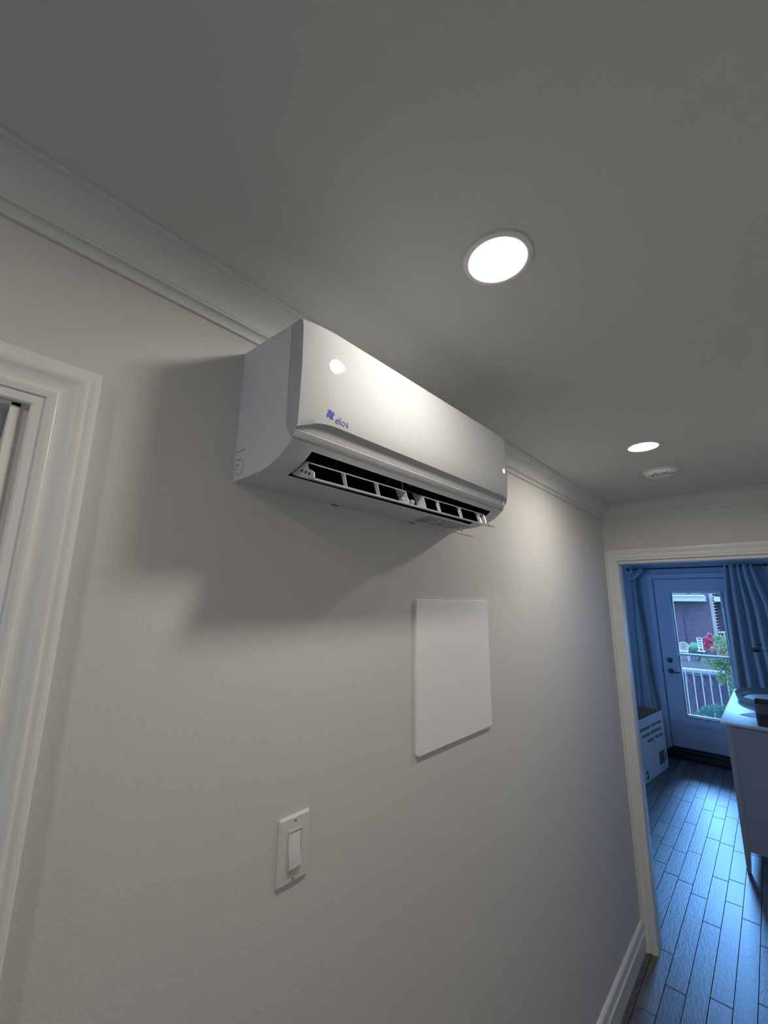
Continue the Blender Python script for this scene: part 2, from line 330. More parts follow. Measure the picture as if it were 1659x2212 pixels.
# straightening fins inside the outlet
fin = MB().prism([(.148, 2.066), (.108, 2.086), (.092, 2.05), (.118, 2.032)], 'y', -.0008, .0008)
f0 = None
for k in range(24):
    y = O0 + .018 + k * (O1 - O0 - .036) / 23
    if f0 is None: f0 = build('air_fin', fin, 'acmid'); o = f0
    else: o = f0.copy(); COL.objects.link(o)
    o.parent = ac; o.location = (0, y - ac.location.y, -ac.location.z)
# inner horizontal bars
build('inner_bar', MB().tube([(.166, O0 + .004, 2.047), (.166, .70, 2.047)], .0032, 8), 'acmid', ac, smooth=True)
build('inner_bar', MB().tube([(.166, .745, 2.047), (.166, O1 - .004, 2.047)], .0032, 8), 'acmid', ac, smooth=True)
# front cover with bowed face
FP = [(.1695, 2.2662, 0), (.190, 2.2652, .6), (.1985, 2.2625, .95), (.2020, 2.2560, .95), (.2040, 2.235, 1), (.2058, 2.18, 1.0), (.2055, 2.14, 1.0), (.2048, 2.11, .95), (.2036, 2.080, .85, .8), (.2024, 2.0640, .74, 1.25), (.2012, 2.0600, .68, 1.45), (.1985, 2.0585, .45, 1.3),
      (.1962, 2.0568, .12), (.1970, 2.0556, .12), (.1958, 2.0535, .12), (.1935, 2.0480, .08), (.1916, 2.0450, .04), (.1895, 2.0442, 0), (.1824, 2.0523, 0), (.1752, 2.0612, 0), (.1707, 2.0715, 0), (.1692, 2.0795, 0)]
FP = [p if len(p) == 4 else p + (0,) for p in FP]
def bow(y):
    d = min(y - A0, A1 - y); t = min(1, max(0, d) / .085); return .0125 * (1 - (1 - t) ** 2.2)
ysf = [A0, A0 + .001] + [A0 + .004 + .071 * (i / 8) ** 1.2 for i in range(9)] + [A0 + .075 + (A1 - A0 - .15) * i / 6 for i in range(1, 6)] + [A1 - .004 - .071 * (i / 8) ** 1.2 for i in range(8, -1, -1)] + [A1 - .001, A1]
h = MB(); n = len(FP)
for y in ysf:
    for x, z, a, k in FP: h.v.append(((x + a * bow(y)) * EK(y), y, czm + (z + k * bow(y) - czm) * (1 if y < O1 else .5 + .5 * EK(y))))
for j in range(len(ysf) - 1):
    for i in range(n): h.f.append((j * n + i, j * n + (i + 1) % n, (j + 1) * n + (i + 1) % n, (j + 1) * n + i))
h.f.append(tuple(range(n))); h.f.append(tuple((len(ysf) - 1) * n + i for i in range(n))[::-1])
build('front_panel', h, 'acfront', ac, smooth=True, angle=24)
def frontx(y, z):
    for a, b in zip(FP[3:10], FP[4:11]):
        az, bz_ = a[1] + a[3] * bow(y), b[1] + b[3] * bow(y)
        if bz_ <= z <= az:
            t = (z - az) / (bz_ - az); return a[0] + (b[0] - a[0]) * t + (a[2] + (b[2] - a[2]) * t) * bow(y)
    return .206
# logo and lettering
def decal(name, polys, m, parent, off=.0004):
    mb = MB()
    for P in polys: mb.add([(frontx(y, z) + off, y, z) for y, z in P], [tuple(range(len(P)))])
    return build(name, mb, m, parent)
LC = (.4312, 2.0975); blades = []
for k in range(4):
    B = [(-7.0, 6.5), (0, 7.0), (3.4, 4.0), (-.15, .95), (-.75, .75), (-4.3, 3.4)]
    for _ in range(k): B = [(v, -u) for u, v in B]
    blades.append([(LC[0] + u * .00108, LC[1] + v * .00108) for u, v in B])
logo = decal('logo_emblem', blades, 'blue', ac)
def stroke(pts, w):
    out = []
    for (a, b) in zip(pts[:-1], pts[1:]):
        a = Vector(a); b = Vector(b); d = (b - a).normalized(); nn = Vector((-d.y, d.x)) * w / 2; d = d * w * .18
        out.append([tuple(a - d + nn), tuple(a - d - nn), tuple(b + d - nn), tuple(b + d + nn)])
    return out
def arc(cx, cy, r, a0, a1, n=16, ry=None): return [(cx + r * math.cos(math.radians(a0 + (a1 - a0) * i / n)), cy + (ry or r) * math.sin(math.radians(a0 + (a1 - a0) * i / n))) for i in range(n + 1)]
lw = .0012; bz = 2.0865; r = .0036; L_ = []
L_ += stroke([(.4440, bz + r + .0003), (.4508, bz + r + .0009)] + arc(.4474, bz + r, r, 8, 322), lw)
L_ += stroke([(.4528, bz), (.4528, bz + .0132)], lw)
L_ += stroke([(.4550, bz), (.4550, bz + .0074)], lw) + stroke([(.4550, bz + .0100), (.4562, bz + .0114)], lw)
L_ += stroke(arc(.4616, bz + r, r, 0, 360), lw)
L_ += stroke(arc(.4704, bz + r + .0016, .0020, 20, 250, 10) + arc(.4714, bz + r - .0018, .0020, 70, -160, 10), lw)
decal('logo_lettering', L_, 'bluegrey', ac)
# short embossed marks low on the left side plate
q = MB()
for (x0, z0, x1, z1) in ((.004, 2.060, .036, 2.064), (.004, 2.043, .026, 2.044), (.003, 2.033, .018, 2.034), (.003, 2.025, .012, 2.026), (.003, 2.017, .014, 2.019)):
    q.box((x0, A0 - .0004, min(z0, z1)), (x1, A0 + .001, min(z0, z1) + .0011))
q.tube([(.030, A0 - .0001, 2.040), (.034, A0 - .0001, 2.030), (.030, A0 - .0001, 2.018), (.018, A0 - .0001, 2.010)], .0005, 4)
build('knockout_marks', q, 'line', ac)
# clip notches on the bottom rear edge, sticker
for y in (.632, .925): build('clip_notch', MB().box((.0004, y - .012, 2.0005), (.006, y + .006, 2.0035)), 'line', ac)
st = build('rating_sticker', MB().box((.028, .885, 2.0013), (.092, 1.10, 2.0019)), 'sticker', ac)
q = MB()
for k in range(9):
    for a in range(3): q.box((.033 + k * .0062, .892 + a * .068, 2.0008), (.035 + k * .0062, .892 + a * .068 + random.uniform(.03, .062), 2.0013))
o = build('sticker_text', q, 'stext', st); o.matrix_parent_inverse = Matrix.Translation(-ac.location) if False else Matrix()
# louver assembly
lv = MB()
def blade(sec, y0, y1, th):
    P = []; n = len(sec)
    for i, (x, z) in enumerate(sec):
        a = Vector(sec[max(i - 1, 0)]); b = Vector(sec[min(i + 1, n - 1)]); d = (b - a).normalized(); P.append((Vector((x, z)) + Vector((-d.y, d.x)) * th / 2, Vector((x, z)) - Vector((-d.y, d.x)) * th / 2))
    return MB().prism([tuple(a) for a, b in P] + [tuple(b) for a, b in P][::-1], 'y', y0, y1)
LS = [(.112, 2.0115), (.128, 2.0035), (.146, 1.9965), (.166, 1.9895), (.187, 1.9845)]
V0, V1 = .4225, 1.0640
build('lower_vane', (lambda m: (setattr(m, 'v', [(x, y, z + .005 * (y - .42) / .64) for x, y, z in m.v]), m)[1])(blade(LS, V0 + .002, V1 + .006, .0028)), 'acfront', ac, smooth=True, angle=30)
US = [(.126, 2.038), (.145, 2.0285), (.162, 2.0205), (.176, 2.0145)]
def lift(mb, k=.006): mb.v = [(x, y, z + k * (y - .42) / .64) for x, y, z in mb.v]; return mb
ug = [(.4245, .686), (.748, 1.030)]
for a, b in ug: build('upper_vane', lift(blade(US, a, b, .0019)), 'acfront', ac, smooth=True, angle=30)
def rib(y, w=0, t=.0013): return lift(MB().prism([(.165 - w, 2.0190 + w * .45), (.1765, 2.0140), (.1845, 1.9862), (.176 - w * .8, 1.9880 + w * .3)], 'y', y - t / 2, y + t / 2))
for y, w in ((.503, 0), (.593, 0), (.685, .022), (.749, .022), (.808, 0), (.905, 0), (1.000, 0), (1.029, .02)): build('vane_rib', rib(y, w), 'acfront', ac)
# perforated end bracket at the left tip
q = MB().prism([(.118, 2.010), (.128, 2.005), (.146, 1.998), (.166, 1.991), (.1855, 1.9865), (.1845, 1.996), (.178, 2.001), (.168, 2.006), (.164, 2.014), (.166, 2.0185), (.150, 2.026), (.128, 2.036)], 'y', .4245, .4265)
eb = build('vane_end_bracket', q, 'acgrey', ac)
for x, z in ((.150, 2.0065), (.161, 2.0015), (.172, 1.9965)):
    o = build('bracket_hole', MB().lathe([(0, 0), (.0026, 0), (.0026, -.0008), (0, -.0008)], (x, .4243, z), 12, 'y'), 'acdark', eb); o.matrix_parent_inverse = Matrix()
# pivots and drive arm in the gap between the two upper vanes
for y, x, z, r in ((.684, .166, 2.000, .006), (.716, .168, 1.999, .0065), (.680, .160, 2.010, .003)):
    build('pivot_boss', MB().lathe([(0, -.004), (r * .8, -.004), (r, -.002), (r, .002), (r * .8, .004), (0, .004)], (x, y, z), 16, 'y'), 'boss', ac, smooth=True)
build('drive_arm', MB().tube([(.164, .695, 2.050), (.160, .690, 2.040), (.160, .692, 2.026), (.165, .700, 2.012), (.172, .700, 2.000), (.174, .694, 1.992)], .0014, 8), 'boss', ac, smooth=True)
build('pivot_boss', MB().lathe([(0, -.004), (.008, -.004), (.008, .004), (0, .004)], (.156, .722, 2.050), 16, 'y'), 'acmid', ac, smooth=True)
build('pivot_boss', MB().lathe([(0, -.003), (.0035, -.003), (.0035, .004), (0, .004)], (.172, 1.064, 1.996), 12, 'y'), 'boss', ac, smooth=True)
# wall mounting plate showing past the right end
mp_ = build('mounting_plate', MB().box((.0003, 1.10, 2.004), (.0025, 1.268, 2.030)), 'metal', ac)
o = build('plate_hole', MB().lathe([(0, .0), (.003, 0), (.003, -.0006), (0, -.0006)], (.0032, 1.192, 2.014), 12, 'x'), 'acdark', mp_); o.matrix_parent_inverse = Matrix()
for o in COL.objects:
    if o.parent in (st, eb, mp_): o.matrix_parent_inverse = Matrix()

# ---------------------------------------------------------------- downlights
def downlight(x, y, label, power=1.0):
    t = thing('recessed_light', (x, y, H), label, 'ceiling light', 'slim round downlights along the hall ceiling')
    build('light_trim', MB().lathe([(.0605, 0), (.0600, -.0030), (.056, -.0045), (.050, -.0042), (.0455, -.0022), (.0455, 0)], (x, y, H), 64), 'trim', t, smooth=True, angle=50)
    lm = M['lens']
    if power != 1.0:
        lm = M['lens'].copy(); lm.node_tree.nodes['Principled BSDF'].inputs['Emission Strength'].default_value = LAMP * power
    build('light_lens', MB().lathe([(0, -.0050), (.020, -.0048), (.034, -.0042), (.0425, -.0032), (.0452, -.0020)], (x, y, H), 64), lm, t, smooth=True)
    return t
downlight(.457, .602, 'larger bright round downlight on the ceiling right of the air conditioner', .80)
downlight(.450, 1.812, 'smaller-looking round downlight farther down the hall ceiling, near the smoke alarm', 1.05)
downlight(.455, -.63, 'round downlight on the ceiling behind the camera', .7)
# smoke alarm
sm = thing('smoke_alarm', (.440, 2.215, H), 'white low round smoke alarm on the ceiling beyond the far downlight', 'smoke alarm')
build('alarm_base', MB().lathe([(.072, 0), (.072, -.006), (.066, -.008), (.064, -.012), (.060, -.020), (.050, -.024), (.0, -.025)], (.440, 2.215, H), 48), 'trim', sm, smooth=True, angle=35)
q = MB()
for k in range(5):
    for j in range(7):
        a = math.radians(200 + k * 14); 
        if j in (0, 3, 6): q.box((.440 + (.030 + .006 * k) * math.cos(a + j * .28) - .004, 2.215 + (.030 + .006 * k) * math.sin(a + j * .28) - .0018, H - .0255), (.440 + (.030 + .006 * k) * math.cos(a + j * .28) + .004, 2.215 + (.030 + .006 * k) * math.sin(a + j * .28) + .0018, H - .022))
build('alarm_vents', q, 'line', sm)
# access panel
def rrect(u0, v0, u1, v1, r, n=6):
    P = []
    for cx, cy, a in ((u1 - r, v1 - r, 0), (u0 + r, v1 - r, 90), (u0 + r, v0 + r, 180), (u1 - r, v0 + r, 270)):
        P += arc(cx, cy, r, a, a + 90, n)
    return P
q = MB(); n = None
for x, i in ((.0002, 0), (.0075, 0), (.0085, .0013)):
    P = rrect(.937 + i, 1.383 + i, 1.337 - i, 1.786 - i, .007 - i, 6); n = len(P); q.v += [(x, u, v) for u, v in P]
for k in range(2):
    for i in range(n): q.f.append((k * n + i, k * n + (i + 1) % n, (k + 1) * n + (i + 1) % n, (k + 1) * n + i))
q.f.append(tuple(range(n))); q.f.append(tuple(range(2 * n, 3 * n)))
pn = build('access_panel', q, 'panel')
tag(pn, 'blank white square access panel on the left wall below the air conditioner', 'access panel')
# light switch
sw = thing('light_switch', (0, .559, 1.316), 'ivory rocker light switch with wall plate on the left wall', 'light switch')
y0, y1, z0, z1 = .5235, .5945, 1.259, 1.3735
q = MB(); O = rrect(y0, z0, y1, z1, .004, 3); I = rrect(y0 + .004, z0 + .004, y1 - .004, z1 - .004, .003, 3); J = rrect(.5425, 1.2825, .5755, 1.3495, .001, 3); n = len(O)
for P, x in ((O, .0002), (O, .002), (I, .0055), (J, .0060), (J, .0015)): q.v += [(x, a, b) for a, b in P]
for k in range(4):
    for i in range(n): q.f.append((k * n + i, k * n + (i + 1) % n, (k + 1) * n + (i + 1) % n, (k + 1) * n + i))
build('wall_plate', q, 'plate', sw)
q = MB(); O = rrect(.5430, 1.2830, .5750, 1.3490, .001, 2); I = rrect(.5450, 1.2850, .5730, 1.3470, .001, 2); n = len(O)
for P, x in ((O, .002), (O, .0078), (I, .0078), (I, .003)): q.v += [(x, a, b) for a, b in P]
for k in range(3):
    for i in range(n): q.f.append((k * n + i, k * n + (i + 1) % n, (k + 1) * n + (i + 1) % n, (k + 1) * n + i))
build('rocker_frame', q, 'plate', sw)
q = MB().prism([(.003, 1.3465), (.0062, 1.3465), (.0072, 1.316), (.0125, 1.2875), (.0122, 1.2860), (.003, 1.2860)], 'y', .5454, .5726)
build('rocker', q, 'ac', sw, bevel=.0005)
for z in (1.3645, 1.2680): build('screw', MB().lathe([(0, .0071), (.0018, .0069), (.0026, .0060), (.0026, .0050)], (0, .559, z), 14, 'x'), 'screw', sw, smooth=True)

# ---------------------------------------------------------------- glazed exterior door
d3 = thing('door_3', (.05, YF, .1), kind='structure')
q = sweep(MB(), [(0, 0), (0, .018), (.004, .022), (.05, .018), (.056, .012), (.06, 0)], [(-.435, .068), (-.435, 2.165), (.535, 2.165), (.535, .068)], lambda u, v, h: (u, YF - h, v))
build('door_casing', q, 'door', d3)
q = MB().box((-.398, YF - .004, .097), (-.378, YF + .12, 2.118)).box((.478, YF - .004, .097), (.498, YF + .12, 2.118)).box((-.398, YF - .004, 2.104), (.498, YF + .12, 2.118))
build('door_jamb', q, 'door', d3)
build('added_threshold', MB().box((-.378, YF + .002, .0955), (.478, YF + .10, .1085)), 'dark', d3)  # strip added to block light leaking under the leaf
build('door_stop', MB().box((-.378, YF + .049, .109), (-.355, YF + .065, 2.104)).box((.457, YF + .049, .109), (.478, YF + .065, 2.104)).box((-.355, YF + .049, 2.085), (.457, YF + .065, 2.104)), 'door', d3)  # unseen strips added behind the leaf to close its light gaps
LX0, LX1, LZ0, LZ1 = -.370, .472, .110, 2.098; GX0, GX1, GZ0, GZ1 = -.208, .317, .462, 1.942
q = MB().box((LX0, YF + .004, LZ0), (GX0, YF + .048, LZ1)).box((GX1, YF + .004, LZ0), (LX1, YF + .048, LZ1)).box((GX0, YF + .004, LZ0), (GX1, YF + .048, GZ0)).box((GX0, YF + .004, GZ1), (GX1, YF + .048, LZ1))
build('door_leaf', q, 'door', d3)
q = MB()
q = sweep(q, [(0, 0), (.004, .006), (.012, .007), (.016, 0)], [(-.248, .335), (-.248, .42), (-.248, .335)][:2], lambda u, v, h: (u, YF + .004 - h, v))
build('raised_panel', MB().box((-.235, YF - .001, .355), (.345, YF + .004, .436)), 'door', d3, bevel=.003)
zm0, zm1 = 1.168, 1.205
q = MB()
def frame(q, x0, x1, z0, z1, t, ya, yb):
    q.box((x0, ya, z0), (x0 + t, yb, z1)).box((x1 - t, ya, z0), (x1, yb, z1)).box((x0 + t, ya, z0), (x1 - t, yb, z0 + t)).box((x0 + t, ya, z1 - t), (x1 - t, yb, z1)); return q
frame(q, GX0, GX1, GZ0, GZ1, .010, YF - .006, YF + .05)
build('glass_stop', q, 'sash', d3, bevel=.002)
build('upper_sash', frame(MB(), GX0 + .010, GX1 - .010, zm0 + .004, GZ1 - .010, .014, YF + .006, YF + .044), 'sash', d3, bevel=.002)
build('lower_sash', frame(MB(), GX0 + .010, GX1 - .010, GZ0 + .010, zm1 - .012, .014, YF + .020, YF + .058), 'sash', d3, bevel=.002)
build('meeting_rail', MB().box((GX0 + .002, YF - .008, zm0), (GX1 - .002, YF + .006, zm0 + .022)), 'sash', d3, bevel=.002)
build('glass_pane', MB().box((GX0 + .022, YF + .008, zm0 + .016), (GX1 - .022, YF + .011, GZ1 - .022)), 'glass', d3)
build('glass_pane', MB().box((GX0 + .022, YF + .022, GZ0 + .022), (GX1 - .022, YF + .025, zm1 - .024)), 'glass', d3)
build('deadbolt', MB().lathe([(0, -.022), (.018, -.021), (.027, -.014), (.029, .004)], (-.297, YF, 1.102), 28, 'y'), 'nickel', d3, smooth=True)
hd = build('door_handle', MB().lathe([(0, -.016), (.024, -.015), (.030, -.008), (.031, .004)], (-.297, YF, .972), 28, 'y').tube([(-.297, YF - .01, .972), (-.297, YF - .05, .972), (-.285, YF - .056, .971), (-.24, YF - .055, .966), (-.195, YF - .052, .962)], [.009, .009, .009, .0075, .006], 10), 'nickel', d3, smooth=True)
build('strike_plate', MB().box((-.385, YF - .001, .945), (-.371, YF + .006, 1.0)), 'steel', d3)

# curtain rod and curtains
rd = thing('curtain_rod', (.05, YF - .085, 2.232), 'thin dark curtain rod above the glazed door', 'curtain rod')
build('rod', MB().tube([(-.625, YF - .085, 2.232), (.74, YF - .085, 2.232)], .0085, 10), 'steel', rd, smooth=True)
for x in (-.633, .748): build('finial', MB().lathe([(0, -.02), (.014, -.014), (.018, 0), (.014, .014), (0, .02)], (x, YF - .085, 2.232), 16, 'x'), 'steel', rd, smooth=True)
for x in (-.60, .70): build('rod_bracket', MB().tube([(x, YF - .001, 2.215), (x, YF - .06, 2.215), (x, YF - .085, 2.222)], .006, 8), 'steel', rd, smooth=True)
def curtain(label, fcx, fw, nf, z0, z1, amp, seed, famp=None):
    mb = MB(); nu, nv = nf * 12, 44; rng = random.Random(seed); ph = [rng.uniform(-.35, .35) for _ in range(nf + 1)]
    for side in (0, 1):
        for j in range(nv + 1):
            t = j / nv; z = z1 + (z0 - z1) * t
            for i in range(nu + 1):
                u = i / nu; k = u * nf; p = ph[int(min(k, nf - 1))] * (1 - abs((k % 1) * 2 - 1))
                a = amp(t) if callable(amp) else amp
                x = fcx(t) + (u - .5) * fw(t) + .006 * math.sin(k * 6.283 * .5 + seed)
                y = YF - .085 - .012 + a * math.cos(2 * math.pi * k + p + .4 * t) + side * .0025
                mb.v.append((x, y, z))
    m = (nu + 1) * (nv + 1)
    for s in (0, 1):
        for j in range(nv):
            for i in range(nu):
                a = s * m + j * (nu + 1) + i; mb.f.append((a, a + 1, a + nu + 2, a + nu + 1))
    for j in range(nv):
        for i in (0, nu): a = j * (nu + 1) + i; mb.f.append((a, a + nu + 1, m + a + nu + 1, m + a))
    for i in range(nu):
        for j in (0, nv): a = j * (nu + 1) + i; mb.f.append((a, a + 1, m + a + 1, m + a))
    return mb
def lerp(tab):
    def f(t):
        for (a, va), (b, vb) in zip(tab[:-1], tab[1:]):
            if a <= t <= b:
                s = (t - a) / (b - a); s = s * s * (3 - 2 * s); return va + (vb - va) * s
        return tab[-1][1]
    return f
o = build('curtain', curtain('', lerp([(0, -.535), (.07, -.585), (.3, -.590), (1, -.590)]), lerp([(0, .19), (.07, .05), (.15, .065), (.45, .14), (1, .27)]), 2, .06, 2.237, lerp([(0, .028), (.07, .014), (.2, .022), (1, .045)]), 3), 'curtain', smooth=True, angle=180)
tag(o, 'pale curtain gathered into a narrow knot, left of the glazed door', 'curtain')
tieb = build('gathered_loops', MB().tube([(-.455, YF - .1, 2.236), (-.475, YF - .118, 2.19), (-.53, YF - .135, 2.135), (-.585, YF - .14, 2.105)], [.008, .012, .013, .016], 8).tube([(-.50, YF - .1, 2.236), (-.51, YF - .12, 2.19), (-.55, YF - .14, 2.14), (-.60, YF - .14, 2.10)], [.008, .012, .013, .014], 8).tube([(-.60, YF - .1, 2.236), (-.58, YF - .12, 2.19), (-.565, YF - .135, 2.15), (-.575, YF - .14, 2.10)], [.010, .012, .013, .014], 8).tube([(-.565, YF - .15, 2.13), (-.61, YF - .14, 2.09), (-.60, YF - .13, 2.07)], [.012, .014, .01], 8), 'curtain', o, smooth=True)
tieb.matrix_parent_inverse = Matrix()
o = build('curtain', curtain('', lerp([(0, .505), (.3, .535), (1, .60)]), lerp([(0, .29), (.25, .42), (1, .62)]), 5, .06, 2.245, lerp([(0, .028), (.3, .046), (1, .055)]), 8), 'curtain', smooth=True, angle=180)
tag(o, 'pale curtain hanging in deep folds, right of the glazed door', 'curtain')

# ---------------------------------------------------------------- cardboard box
bx = thing('cardboard_box', (-.66, 5.56, 0), 'open white cardboard carton with upside-down printing on the floor left of the glazed door', 'box')
ang = math.atan2(-.352 + .448, 5.96 - 5.19)      # lean of the printed face from +y
P0 = Vector((-.450, 5.175, 0)); dirv = Vector((math.sin(ang), math.cos(ang), 0)); nrm = Vector((math.cos(ang), -math.sin(ang), 0)); LN = .79; DP = .46; BH = .592
def BP(s, d, z): v = P0 + dirv * s - nrm * d; return (v.x, v.y, z)
def slab(mb, s0, s1, d0_, d1_, z0, z1):
    return mb.add([BP(s0, d0_, z0), BP(s1, d0_, z0), BP(s1, d1_, z0), BP(s0, d1_, z0), BP(s0, d0_, z1), BP(s1, d0_, z1), BP(s1, d1_, z1), BP(s0, d1_, z1)], [(0, 3, 2, 1), (4, 5, 6, 7), (0, 1, 5, 4), (1, 2, 6, 5), (2, 3, 7, 6), (3, 0, 4, 7)])
T = .006
build('printed_side', slab(MB(), 0, LN, 0, T, .001, BH), 'card', bx)
build('box_walls', slab(slab(slab(MB(), 0, T, T, DP, .001, BH), LN - T, LN, T, DP, .001, BH), 0, LN, DP, DP + T, .001, BH), 'cardin', bx)
build('box_bottom', slab(MB(), T, LN - T, T, DP, .001, .007), 'cardin', bx)
def text_mesh(txt, size):
    cu = bpy.data.curves.new('t', 'FONT'); cu.body = txt; cu.size = size; cu.offset = .0009; cu.align_x = 'CENTER'; o = bpy.data.objects.new('t', cu); COL.objects.link(o)
    bpy.context.view_layer.update(); me = bpy.data.meshes.new_from_object(o); bpy.data.objects.remove(o); return me
def print_text(name, txt, size, s, z, sx=1):       # upside-down on the printed side: reading direction runs towards -s
    me = text_mesh(txt, size); me.materials.clear(); me.materials.append(M['ink'])
    for v in me.vertices:
        p = BP(s - v.co.x * sx * 1.0, -.0012, z - v.co.y); v.co = p
    o = bpy.data.objects.new(name, me); COL.objects.link(o); o.parent = bx; o.matrix_parent_inverse = Matrix.Translation(-bx.location); return o
print_text('printed_text', 'Bomba de calor - Unidad exterior', .046, .385, .505)
print_text('printed_text', 'Thermopompe - Extérieure', .052, .40, .440)
print_text('printed_text', 'Heat Pump - Outdoor', .052, .48, .375)
q = slab(MB(), .545, .690, -.0012, 0, .075, .200); lab = build('printed_label', q, 'ink', bx)
q = MB()
for k, (a, b) in enumerate(((.56, .67), (.57, .66), (.56, .64), (.58, .67), (.56, .67))): slab(q, a, b, -.002, -.0012, .085 + k * .023, .089 + k * .023)
build('label_lines', q, 'card', bx)
for (a, b, c_, d_) in ((.715, .755, .085, .17), (.715, .755, .19, .197), (.60, .612, .035, .05), (.655, .667, .03, .045), (.69, .70, .035, .05), (.13, .165, .085, .105), (.15, .172, .05, .085), (.135, .180, .030, .050)):
    build('printed_symbol', slab(MB(), a, b, -.0012, 0, c_, d_), 'stext' if a > .7 else 'ink', bx)

# ---------------------------------------------------------------- dresser and things on it
ds = thing('dresser', (.62, 4.9, 0), 'grey painted chest on tapered legs with a pale wooden top, at the right edge', 'dresser')
X0, X1, Y0, Y1, ZT = .375, .93, 4.105, 5.70, .95
build('top', MB().box((.345, 4.085, ZT - .018), (.96, 5.735, ZT)), 'dtop', ds, bevel=.002)
for sx in (0, 1):
    for sy in (0, 1):
        xa = X0 if sx == 0 else X1 - .035; ya = Y0 if sy == 0 else Y1 - .035; q = MB()
        xt = xa + (.0 if sx == 0 else .013); yt = ya + (0 if sy == 0 else .013)
        q.add([(xt, yt, 0), (xt + .022, yt, 0), (xt + .022, yt + .022, 0), (xt, yt + .022, 0), (xa, ya, .13), (xa + .035, ya, .13), (xa + .035, ya + .035, .13), (xa, ya + .035, .13), (xa, ya, ZT - .018), (xa + .035, ya, ZT - .018), (xa + .035, ya + .035, ZT - .018), (xa, ya + .035, ZT - .018)],
              [(0, 3, 2, 1), (8, 9, 10, 11)] + [(i, (i + 1) % 4, 4 + (i + 1) % 4, 4 + i) for i in range(4)] + [(4 + i, 4 + (i + 1) % 4, 8 + (i + 1) % 4, 8 + i) for i in range(4)])
        build('leg', q, 'dresser', ds, bevel=.0012)
build('end_panel', MB().box((X0 + .035, Y0 + .006, .13), (X1 - .035, Y0 + .022, ZT - .018)), 'dresser', ds)
build('end_panel', MB().box((X0 + .035, Y1 - .022, .13), (X1 - .035, Y1 - .006, ZT - .018)), 'dresser', ds)
build('back_panel', MB().box((X1 - .02, Y0 + .035, .13), (X1 - .008, Y1 - .035, ZT - .018)), 'dresser', ds)
build('bottom_board', MB().box((X0 + .02, Y0 + .022, .13), (X1 - .02, Y1 - .022, .145)), 'dresser', ds)
for i in range(3):
    for j in range(3):
        ya = Y0 + .04 + i * (Y1 - Y0 - .08) / 3; yb = ya + (Y1 - Y0 - .08) / 3 - .006; za = .15 + j * .258; zb = za + .252
        dr = build('drawer', MB().box((X0 + .002, ya, za), (X0 + .02, yb, zb)), 'dresser', ds, bevel=.0015)
        o = build('knob', MB().lathe([(0, -.025), (.012, -.022), (.014, -.015), (.006, -.008), (.006, 0)], (X0 + .002, (ya + yb) / 2, (za + zb) / 2), 14, 'x'), 'nickel', dr, smooth=True); o.matrix_parent_inverse = Matrix()
TX, TY = .640, 5.16
tr = thing('oval_tray', (TX, TY, ZT), 'oval grey-green tray with a raised rim on the dresser top', 'tray')
build('tray_body', MB().lathe([(0, .002), (.90, .002), (.945, .012), (1.0, .062), (1.0, .066), (.985, .066), (.93, .018), (.90, .012), (0, .012)], (0, 0, 0), 64, 'z', 1, 1), 'tray', None, smooth=True, angle=50)
tb = COL.objects['tray_body'];
for v in tb.data.vertices: v.co.x = v.co.x * .255; v.co.y = v.co.y * .40
tb.parent = tr
o = build('tray_pad', MB().lathe([(.78, .0125), (.78, .020), (.76, .024), (0, .024)], (0, 0, 0), 64), 'trayin', None, smooth=True, angle=50)
for v in o.data.vertices: v.co.x *= .255; v.co.y *= .40
o.parent = tr
bk = thing('fabric_basket', (.66, 4.24, ZT), 'dark felt storage basket with a lighter top band on the near end of the dresser', 'basket')
def taper(mb, x0, x1, y0, y1, z0, z1, k, t=.006):
    P = lambda z, i: rrect(x0 + k * (z1 - z) + i, y0 + k * (z1 - z) + i, x1 - k * (z1 - z) - i, y1 - k * (z1 - z) - i, .02 - i, 4)
    rings = [(z0, 0), (z1, 0), (z1, t), (z0 + t, t)]; n = len(P(z0, 0))
    for z, i in rings: mb.v += [(a, b, z) for a, b in P(z, i)]
    for r in range(3):
        for i in range(n): mb.f.append((r * n + i, r * n + (i + 1) % n, (r + 1) * n + (i + 1) % n, (r + 1) * n + i))
    mb.f.append(tuple(range(n))); mb.f.append(tuple(3 * n + i for i in range(n))); return mb
build('basket_body', taper(MB(), .552, .80, 4.12, 4.36, ZT + .001, ZT + .085, .03), 'basket', bk, smooth=True, angle=50)
q = MB(); n_ = None
for z, i in ((ZT + .085, 0), (ZT + .150, -.002), (ZT + .150, .005), (ZT + .085, .005)): P = rrect(.552 + i, 4.12 + i, .80 - i, 4.36 - i, .02, 4); n_ = len(P); q.v += [(a, b, z) for a, b in P]
for r in range(3):
    for i in range(n_): q.f.append((r * n_ + i, r * n_ + (i + 1) % n_, (r + 1) * n_ + (i + 1) % n_, (r + 1) * n_ + i))
build('basket_band', q, 'basket2', bk, smooth=True, angle=50)
pp = build('paper_sheet', MB().add([(.440, 4.446, ZT + .004), (.60, 4.375, ZT + .001), (.70, 4.56, ZT + .0005), (.54, 4.64, ZT + .0005), (.440, 4.446, ZT + .0045), (.60, 4.375, ZT + .0015), (.70, 4.56, ZT + .001), (.54, 4.64, ZT + .001)], [(0, 1, 2, 3), (4, 5, 6, 7), (0, 1, 5, 4), (1, 2, 6, 5), (2, 3, 7, 6), (3, 0, 4, 7)]), 'paper')
tag(pp, 'loose sheet of paper lying on the dresser top beside the felt basket', 'paper')
